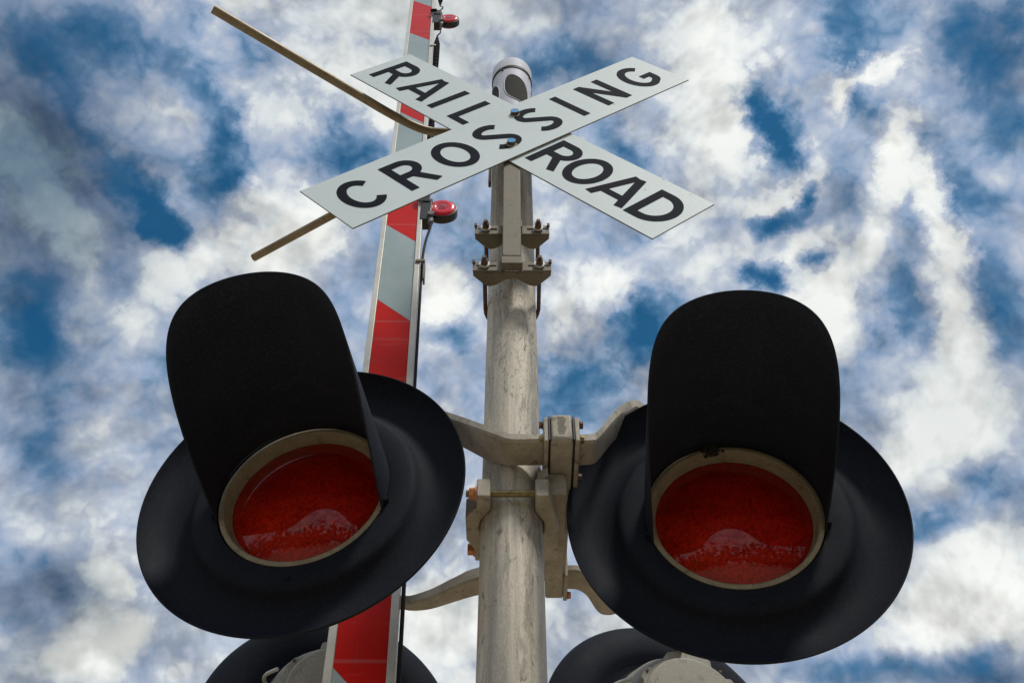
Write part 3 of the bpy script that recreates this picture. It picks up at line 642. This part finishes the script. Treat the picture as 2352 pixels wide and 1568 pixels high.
# ------------------------------------------------------------------ signal lights
def light(loc, az, el, label, hood_turn, lobes=False):
    t = thing('signal_light', loc, label, 'signal light', 'railroad signal lights on the crossarm', rot=(-el, 0, az))
    t['_o'] = (0, 0, 0)
    mb = MB()
    prof = [(.161, -.026), (.1635, -.0125), (.180, -.0105), (.200, -.0120), (.2075, -.0145), (.2120, -.0190), (.2165, -.0265), (.226, -.0330), (.236, -.0362), (.250, -.0395), (.272, -.032), (.290, -.019), (.300, -.006), (.3035, .0005), (.3055, .0005), (.3062, -.002),
            (.3035, -.008), (.293, -.022), (.274, -.0355), (.250, -.0435), (.224, -.0435), (.205, -.040), (.195, -.030), (.161, -.029)]
    mb.lathe(prof, 160, closed=True); part(mb, 'background_disc', M['disc'], t, smooth=50)
    mb = MB(); mb.lathe([(.1425, -.046), (.1425, -.0385), (.1440, -.0372), (.1485, -.0200), (.1500, -.0150), (.1520, -.0138), (.1575, -.0138), (.1600, -.0150), (.1602, -.030), (.158, -.046)], 128, closed=True)
    rg = part(mb, 'lens_ring', M['ring'], t, smooth=28)
    mb = MB(); Rl = .37; a = .1422
    pr_ = []
    for i in range(25):
        r_ = a * (1 - i / 24) + 1e-4; pr_.append((r_, -.040 + math.sqrt(Rl * Rl - r_ * r_) - math.sqrt(Rl * Rl - a * a)))
    mb.lathe(pr_, 96); part(mb, 'lens', M['lens'], t, smooth=80)
    # hood: a tapering scoop round the upper part of the ring
    L0, pm, pw, r0, r1 = .393, 1.90, 5.0, .1605, .1530
    V = []; F = []; NU, NV = 97, 15
    for i in range(NU):
        ph = -pm + 2 * pm * i / (NU - 1); Lf = L0 * max(0.0, 1 - abs(ph / pm) ** pw) + .006
        for j in range(NV):
            tt = j / (NV - 1); r_ = r0 + (r1 - r0) * tt * Lf / L0
            V.append((r_ * math.sin(ph), -(-.0125 + tt * Lf), r_ * math.cos(ph)))
    for i in range(NU - 1):
        for j in range(NV - 1): F.append((i * NV + j, (i + 1) * NV + j, (i + 1) * NV + j + 1, i * NV + j + 1))
    ho = mesh_obj('hood', V, F, M['hood'], t, smooth=60)
    ho.rotation_euler = (-hood_turn[1], 0, hood_turn[0])
    so = ho.modifiers.new('shell', 'SOLIDIFY'); so.thickness = .0028; so.offset = -1 if False else 1
    for a_ in (-104, 104):
        mb = MB(); mb.cyl((.166 * math.sin(R(a_)), .012, .166 * math.cos(R(a_))), (.166 * math.sin(R(a_)), .0, .166 * math.cos(R(a_))), .005, 10)
        part(mb, 'screw', M['disc'], t)
    mb = MB(); mb.cyl((0, .0118, -.186), (0, .0085, -.186), .0055, 10)
    part(mb, 'screw', M['disc'], t)
    # housing behind the disc
    mb = MB(); mb.lathe([(.175, -.040), (.170, -.052), (.164, -.064), (.158, -.064)], 96); part(mb, 'gasket', M['black'], t)
    mb = MB(); mb.lathe([(.157, -.044), (.158, -.064), (.1575, -.090), (.150, -.120), (.136, -.146), (.124, -.152)], 96)
    ho2 = part(mb, 'housing', M['castgrey'], t)
    mb = MB(); poly = []
    for i in range(180):
        a_ = 2 * i; lob = .1235
        for c0, hw_, hh in ((92, 25, .016), (32, 9, .010), (-10, 12, .012), (150, 12, .012), (200, 10, .010), (245, 12, .012), (300, 11, .011)):
            d_ = abs(((a_ - c0 + 180) % 360) - 180); lob += hh * max(0.0, min(1.0, (hw_ - d_) / 3.0 + .5)) if d_ < hw_ + 3 else 0
        poly.append((lob * math.cos(R(a_)), lob * math.sin(R(a_))))
    mb.prism(poly, 'y', .132, .168)
    part(mb, 'cover_flange', M['castgrey'], ho2, bevel=.0025, smooth=40)
    mb = MB(); mb.lathe([(.1180, -.1660), (.1170, -.1760), (.1120, -.1800), (.060, -.1825), (.004, -.183)], 80); part(mb, 'cover', M['castgrey'], ho2)
    for a_ in (35, 128, 215, 300):
        mb = MB(); x, z = .128 * math.cos(R(a_)), .128 * math.sin(R(a_)); mb.cyl((x, .168, z), (x, .1715, z), .0035, 8); part(mb, 'cover_screw', M['rust'], ho2)
    for sx_ in (1, -1):
        mb = MB(); mb.tube(smoothpath([(sx_ * .148, .060, .060), (sx_ * .162, .085, .064), (sx_ * .160, .115, .062), (sx_ * .138, .150, .058)], 5), .0045, 8); part(mb, 'latch', M['frame'], t)
    return t
la = light((-.388, 1.342, 1.208), R(-7.7), R(-3.0), 'front signal light left of the mast, black hood leaning left over red lens', (R(1.55), R(-.53)))
lb = light((.405, 1.355, 1.170), R(-6.2), R(-3.1), 'front signal light right of the mast, upright black hood, dark nest on its ring', (R(.98), R(.32)))
# dirt nest on the ring of the right-hand light
mb = MB(); rn = random.Random(5)
for i in range(130):
    a_ = R(97 + rn.gauss(0, 2.6)); r_ = .1535 + rn.uniform(-.012, .010); p = Vector((r_ * math.cos(a_), .0125 - rn.uniform(-.004, .008), r_ * math.sin(a_))); s_ = rn.uniform(.002, .0052)
    V = [p + Vector((x * s_ * rn.uniform(.6, 1.3), y * s_, z * s_ * rn.uniform(.6, 1.3))) for x, y, z in ((1, 0, 0), (0, 1, 0), (-1, 0, 0), (0, -1, 0), (0, 0, 1), (0, 0, -1))]
    mb.add(V, [(0, 1, 4), (1, 2, 4), (2, 3, 4), (3, 0, 4), (1, 0, 5), (2, 1, 5), (3, 2, 5), (0, 3, 5)])
part(mb, 'insect_nest', plain('dry_mud', (.035, .03, .024), .9, 0, 0, .6, 300, .3), lb)
def copy_tree(o, parent=None):
    c = o.copy(); COL.objects.link(c)
    if parent is not None: c.parent = parent
    for ch in list(o.children):
        if ch.name.startswith('insect_nest'): continue
        copy_tree(ch, c)
    return c
for (x, y, z), az, lab in (((-.430, 2.120, 1.150), R(180 + 15), 'signal light facing away at bottom left, grey cast housing partly behind the gate arm'),
                           ((.361, 2.160, 1.150), R(180 + 16), 'signal light facing away at bottom right, grey cast housing below the right front light')):
    c_ = copy_tree(la); c_.location = (x, y, z + H); c_.rotation_euler = (0, 0, az); c_['label'] = lab

# ------------------------------------------------------------------ forked gate-arm guide
gd_ = thing('gate_arm_guide', (-.15, 1.39, 2.7), 'forked bronze-grey tube reaching left from behind the X-shaped sign, one prong in front of gate', 'bracket')
mb = MB(); z = 2.70
near = [(-.842, 1.008, z), (-.62, 1.1585, z), (-.44, 1.280, z)] + smoothpath([(-.402, 1.306, z), (-.365, 1.330, z), (-.327, 1.353, z), (-.288, 1.373, z), (-.249, 1.386, z), (-.205, 1.390, z)], 4) + [(-.12, 1.390, z), (-.05, 1.390, z)]
mb.tube(near, .0133, 20); pn = part(mb, 'near_prong', M['tube'], gd_, smooth=50)
mb = MB()
far = [(-.870, 1.852, z - .002), (-.591, 1.688, z - .002), (-.35, 1.548, z - .002)] + smoothpath([(-.27, 1.500, z - .002), (-.23, 1.474, z - .002), (-.19, 1.446, z - .002), (-.15, 1.425, z - .002)], 4) + [(-.05, 1.405, z - .002)]
mb.tube(far, .0133, 20); part(mb, 'far_prong', M['tube'], gd_, smooth=50)
mb = MB(); mb.lathe([(PR + .001, 2.665), (PR + .008, 2.665), (PR + .008, 2.717), (PR + .001, 2.717)], 48, 'z', (PX, PY, 0), closed=True); mb.box((-.085, 1.37, 2.668), (-.060, 1.43, 2.716)); part(mb, 'clamp', M['steel'], gd_)
mb = MB(); mb.box((-.0665, 1.375, 2.375), (-.0585, 1.392, 2.56)); part(mb, 'strap_tail', M['rust'], gd_)

# ------------------------------------------------------------------ gate arm
z0, z1 = 1.037, 5.565
A0 = Vector((-.299, 1.716, z0)); A1 = Vector((-.5125, 2.025, z1)); axv = (A1 - A0) / (z1 - z0)
def AX(z): return A0 + axv * (z - z0)
Z0, Z1 = -.75, 7.6
ga = thing('crossing_gate', tuple(AX(Z0)), 'raised gate arm with slanted red and white reflective stripes, left of the mast', 'crossing gate')
hwid = .0535; hout = .0705
def PA(x, d, z): p = AX(z); return (p.x + x, p.y + d, z)
def abox(mb, x0, x1, d0, d1, za, zb_):
    V = [PA(x, d, zz) for zz in (za, zb_) for d in (d0, d1) for x in (x0, x1)]
    return mb.add(V, [(0, 2, 3, 1), (4, 5, 7, 6), (0, 1, 5, 4), (2, 6, 7, 3), (0, 4, 6, 2), (1, 3, 7, 5)])
for x0, x1 in ((-hout, -hwid), (hwid, hout)):
    mb = MB(); abox(mb, x0, x1, -.011, .016, Z0, Z1); part(mb, 'edge_rail', M['frame'], ga, bevel=.0015)
bounds = [-.5, .05, .55, 1.07, 1.53, 1.95, 2.400, 2.877, 3.39, 3.89, 4.42, 4.961, 5.53, 6.05, 6.6, 7.1]
mb = MB(); abox(mb, -hwid + .0003, hwid - .0003, -.004, .013, Z0, Z1); part(mb, 'panel', M['frame'], ga)
bb = [Z0 + .13] + bounds + [Z1]
for i in range(len(bb) - 1):
    a_, b_ = bb[i], bb[i + 1]; sl = .118
    red = (i % 2 == 0)
    e = .0006
    lo_l, hi_l = a_ + e, b_ - e; lo_r, hi_r = a_ + e - sl, b_ - e - sl
    if i == len(bb) - 2: hi_l = hi_r = Z1 - .01
    mb = MB(); x0, x1 = -hwid + .0006, hwid - .0006
    V = [PA(x0, -.0052, lo_l), PA(x1, -.0052, lo_r), PA(x1, -.0052, hi_r), PA(x0, -.0052, hi_l), PA(x0, -.0043, lo_l), PA(x1, -.0043, lo_r), PA(x1, -.0043, hi_r), PA(x0, -.0043, hi_l)]
    mb.add(V, [(0, 1, 2, 3), (7, 6, 5, 4), (0, 1, 5, 4), (1, 2, 6, 5), (2, 3, 7, 6), (3, 0, 4, 7)])
    part(mb, 'red_stripe' if red else 'white_stripe', M['red'] if red else M['grey'], ga)
# lamps: round red lens front and back on a black holder clipped to the right rail
def lamp(zc, dx, rr):
    p = AX(zc); cx, cy = p.x + dx, p.y + .012
    mb = MB(); mb.lathe([(rr - .004, .0125), (rr, .0115), (rr + .001, .004), (rr + .001, -.012), (rr, -.0195), (rr - .004, -.0205)], 64, 'y', (cx, cy, zc), closed=True)
    lm_ = part(mb, 'gate_lamp', M['black'], ga)
    for s_ in (1, -1):
        prf = [(rr - .0042, .0115), (rr - .0065, .0150), (rr * .80, .0195), (rr * .45, .0215), (rr * .40, .0195), (.001, .0190)]
        if s_ < 0: prf = [(r_, -.008 - d_) for r_, d_ in prf]
        mb = MB(); mb.lathe(prf, 64, 'y', (cx, cy, zc)); part(mb, 'lens', M['lampred'], lm_, smooth=45)
        mb = MB(); mb.lathe([(rr * .38, .0205), (rr * .2, .0222), (.001, .0225)] if s_ > 0 else [(rr * .38, -.0285), (.001, -.0305)], 40, 'y', (cx, cy, zc)); part(mb, 'lens_centre', M['lampdark'], lm_)
    for a_ in (20, 160, 200, 340):
        mb = MB(); x, z = cx + (rr - .007) * math.cos(R(a_)), zc + (rr - .007) * math.sin(R(a_)); mb.cyl((x, cy - .0175, z), (x, cy - .0145, z), .003, 8)
        part(mb, 'screw', M['frame'], lm_)
    q = p.x
    mb = MB(); mb.box((q + hwid + .012, p.y - .020, zc - .105), (cx - rr * .62, p.y + .026, zc + .035))
    hb = part(mb, 'lamp_holder', M['black'], ga, bevel=.004)
    mb = MB(); mb.box((q + hwid - .006, p.y - .024, zc + .012), (cx - rr * .80, p.y - .0205, zc + .066)); part(mb, 'bracket', M['black'], hb, bevel=.001); mb = MB(); mb.box((q + hwid - .004, p.y - .034, zc + .052), (q + hwid + .030, p.y - .0245, zc + .060))
    part(mb, 'bracket', M['black'], hb, bevel=.001)
    mb = MB(); mb.cyl((cx - rr * .62, p.y - .030, zc - .075), (cx - rr * .62, p.y - .0205, zc - .075), .012, 16); part(mb, 'cable_gland', M['greynut'], hb); mb = MB(); mb.cyl((cx - rr * .62, p.y - .012, zc - .118), (cx - rr * .62, p.y - .012, zc - .09), .010, 14)
    part(mb, 'cable_gland', M['greynut'], hb)
    return (cx, cy)
l1 = lamp(3.010, .139, .0545); l2 = lamp(5.215, .150, .0560)
# cable below the lower lamp
mb = MB()
rel = [(3.010, 2.895, .104, -.010), (2.850, 2.85, .099, -.005), (2.788, 2.788, .088, 0), (2.694, 2.694, .080, 0), (2.604, 2.604, .0775, .002), (2.377, 2.377, .0770, 0), (2.17, 2.17, .0765, .002), (1.978, 1.978, .0765, 0), (1.6, 1.6, .0765, 0), (1.237, 1.237, .0775, 0), (1.038, 1.038, .0775, 0), (.2, .2, .0775, 0)]
mb.tube(smoothpath([PA(x, d, zz) for _, zz, x, d in rel], 6), .0046, 8); part(mb, 'cable', M['cable'], ga)
def coil(za, zb_, xa_, xb_, turns, r_=.0105):
    mb = MB(); pts = []; n = turns * 12
    for i in range(n + 1):
        t = i / n; zz = za + (zb_ - za) * t; x = xa_ + (xb_ - xa_) * t; a_ = 2 * PI * turns * t
        amp = r_ * min(1, 14 * t, 14 * (1 - t)) * (1 + .25 * math.sin(9 * t)); p = PA(x, .0, zz); pts.append((p[0] + amp * math.cos(a_), p[1] + amp * math.sin(a_), zz))
    mb.tube(pts, .0036, 6); part(mb, 'coiled_cable', M['cable'], ga)
coil(3.10, 4.93, .082, .092, 118)
coil(5.44, 7.2, .100, .088, 90)
mb = MB(); mb.tube(smoothpath([PA(.088, 0, 3.10), PA(.092, .006, 3.075), PA(.100, .01, 3.045)], 5), .0036, 6); part(mb, 'lead', M['cable'], ga); mb = MB()
mb.tube(smoothpath([PA(.092, 0, 4.93), PA(.108, -.004, 4.97), PA(.104, -.006, 5.03), PA(.112, -.010, 5.09)], 5), .0036, 6); part(mb, 'lead', M['cable'], ga); mb = MB()
mb.tube(smoothpath([PA(.112, 0, 5.30), PA(.104, -.004, 5.35), PA(.116, 0, 5.41), PA(.108, 0, 5.44)], 5), .0036, 6)
part(mb, 'lead', M['cable'], ga)
for zc in (2.62, 3.7, 4.74, 1.6, 6.3):
    mb = MB(); abox(mb, hwid + .004, .0885, -.018, -.0112, zc - .008, zc + .004); abox(mb, .0825, .0885, -.0115, .016, zc - .105, zc + .004); part(mb, 'cable_clip', M['frame'] if zc > 3 else M['steel'], ga, bevel=.0008)

# gate mechanism that the arm rises from (below the picture)
gm = thing('gate_mechanism', (-.30, 2.05, G), 'grey steel gate mechanism cabinet at the foot of the raised gate arm', 'cabinet')
mb = MB(); mb.box((-.52, 1.75, G), (-.02, 2.35, G + .95)); part(mb, 'cabinet_body', M['cast'], gm, bevel=.01)
mb = MB(); mb.box((-.46, 1.738, G + .12), (-.08, 1.749, G + .84)); part(mb, 'door', M['cast'], gm, bevel=.004)
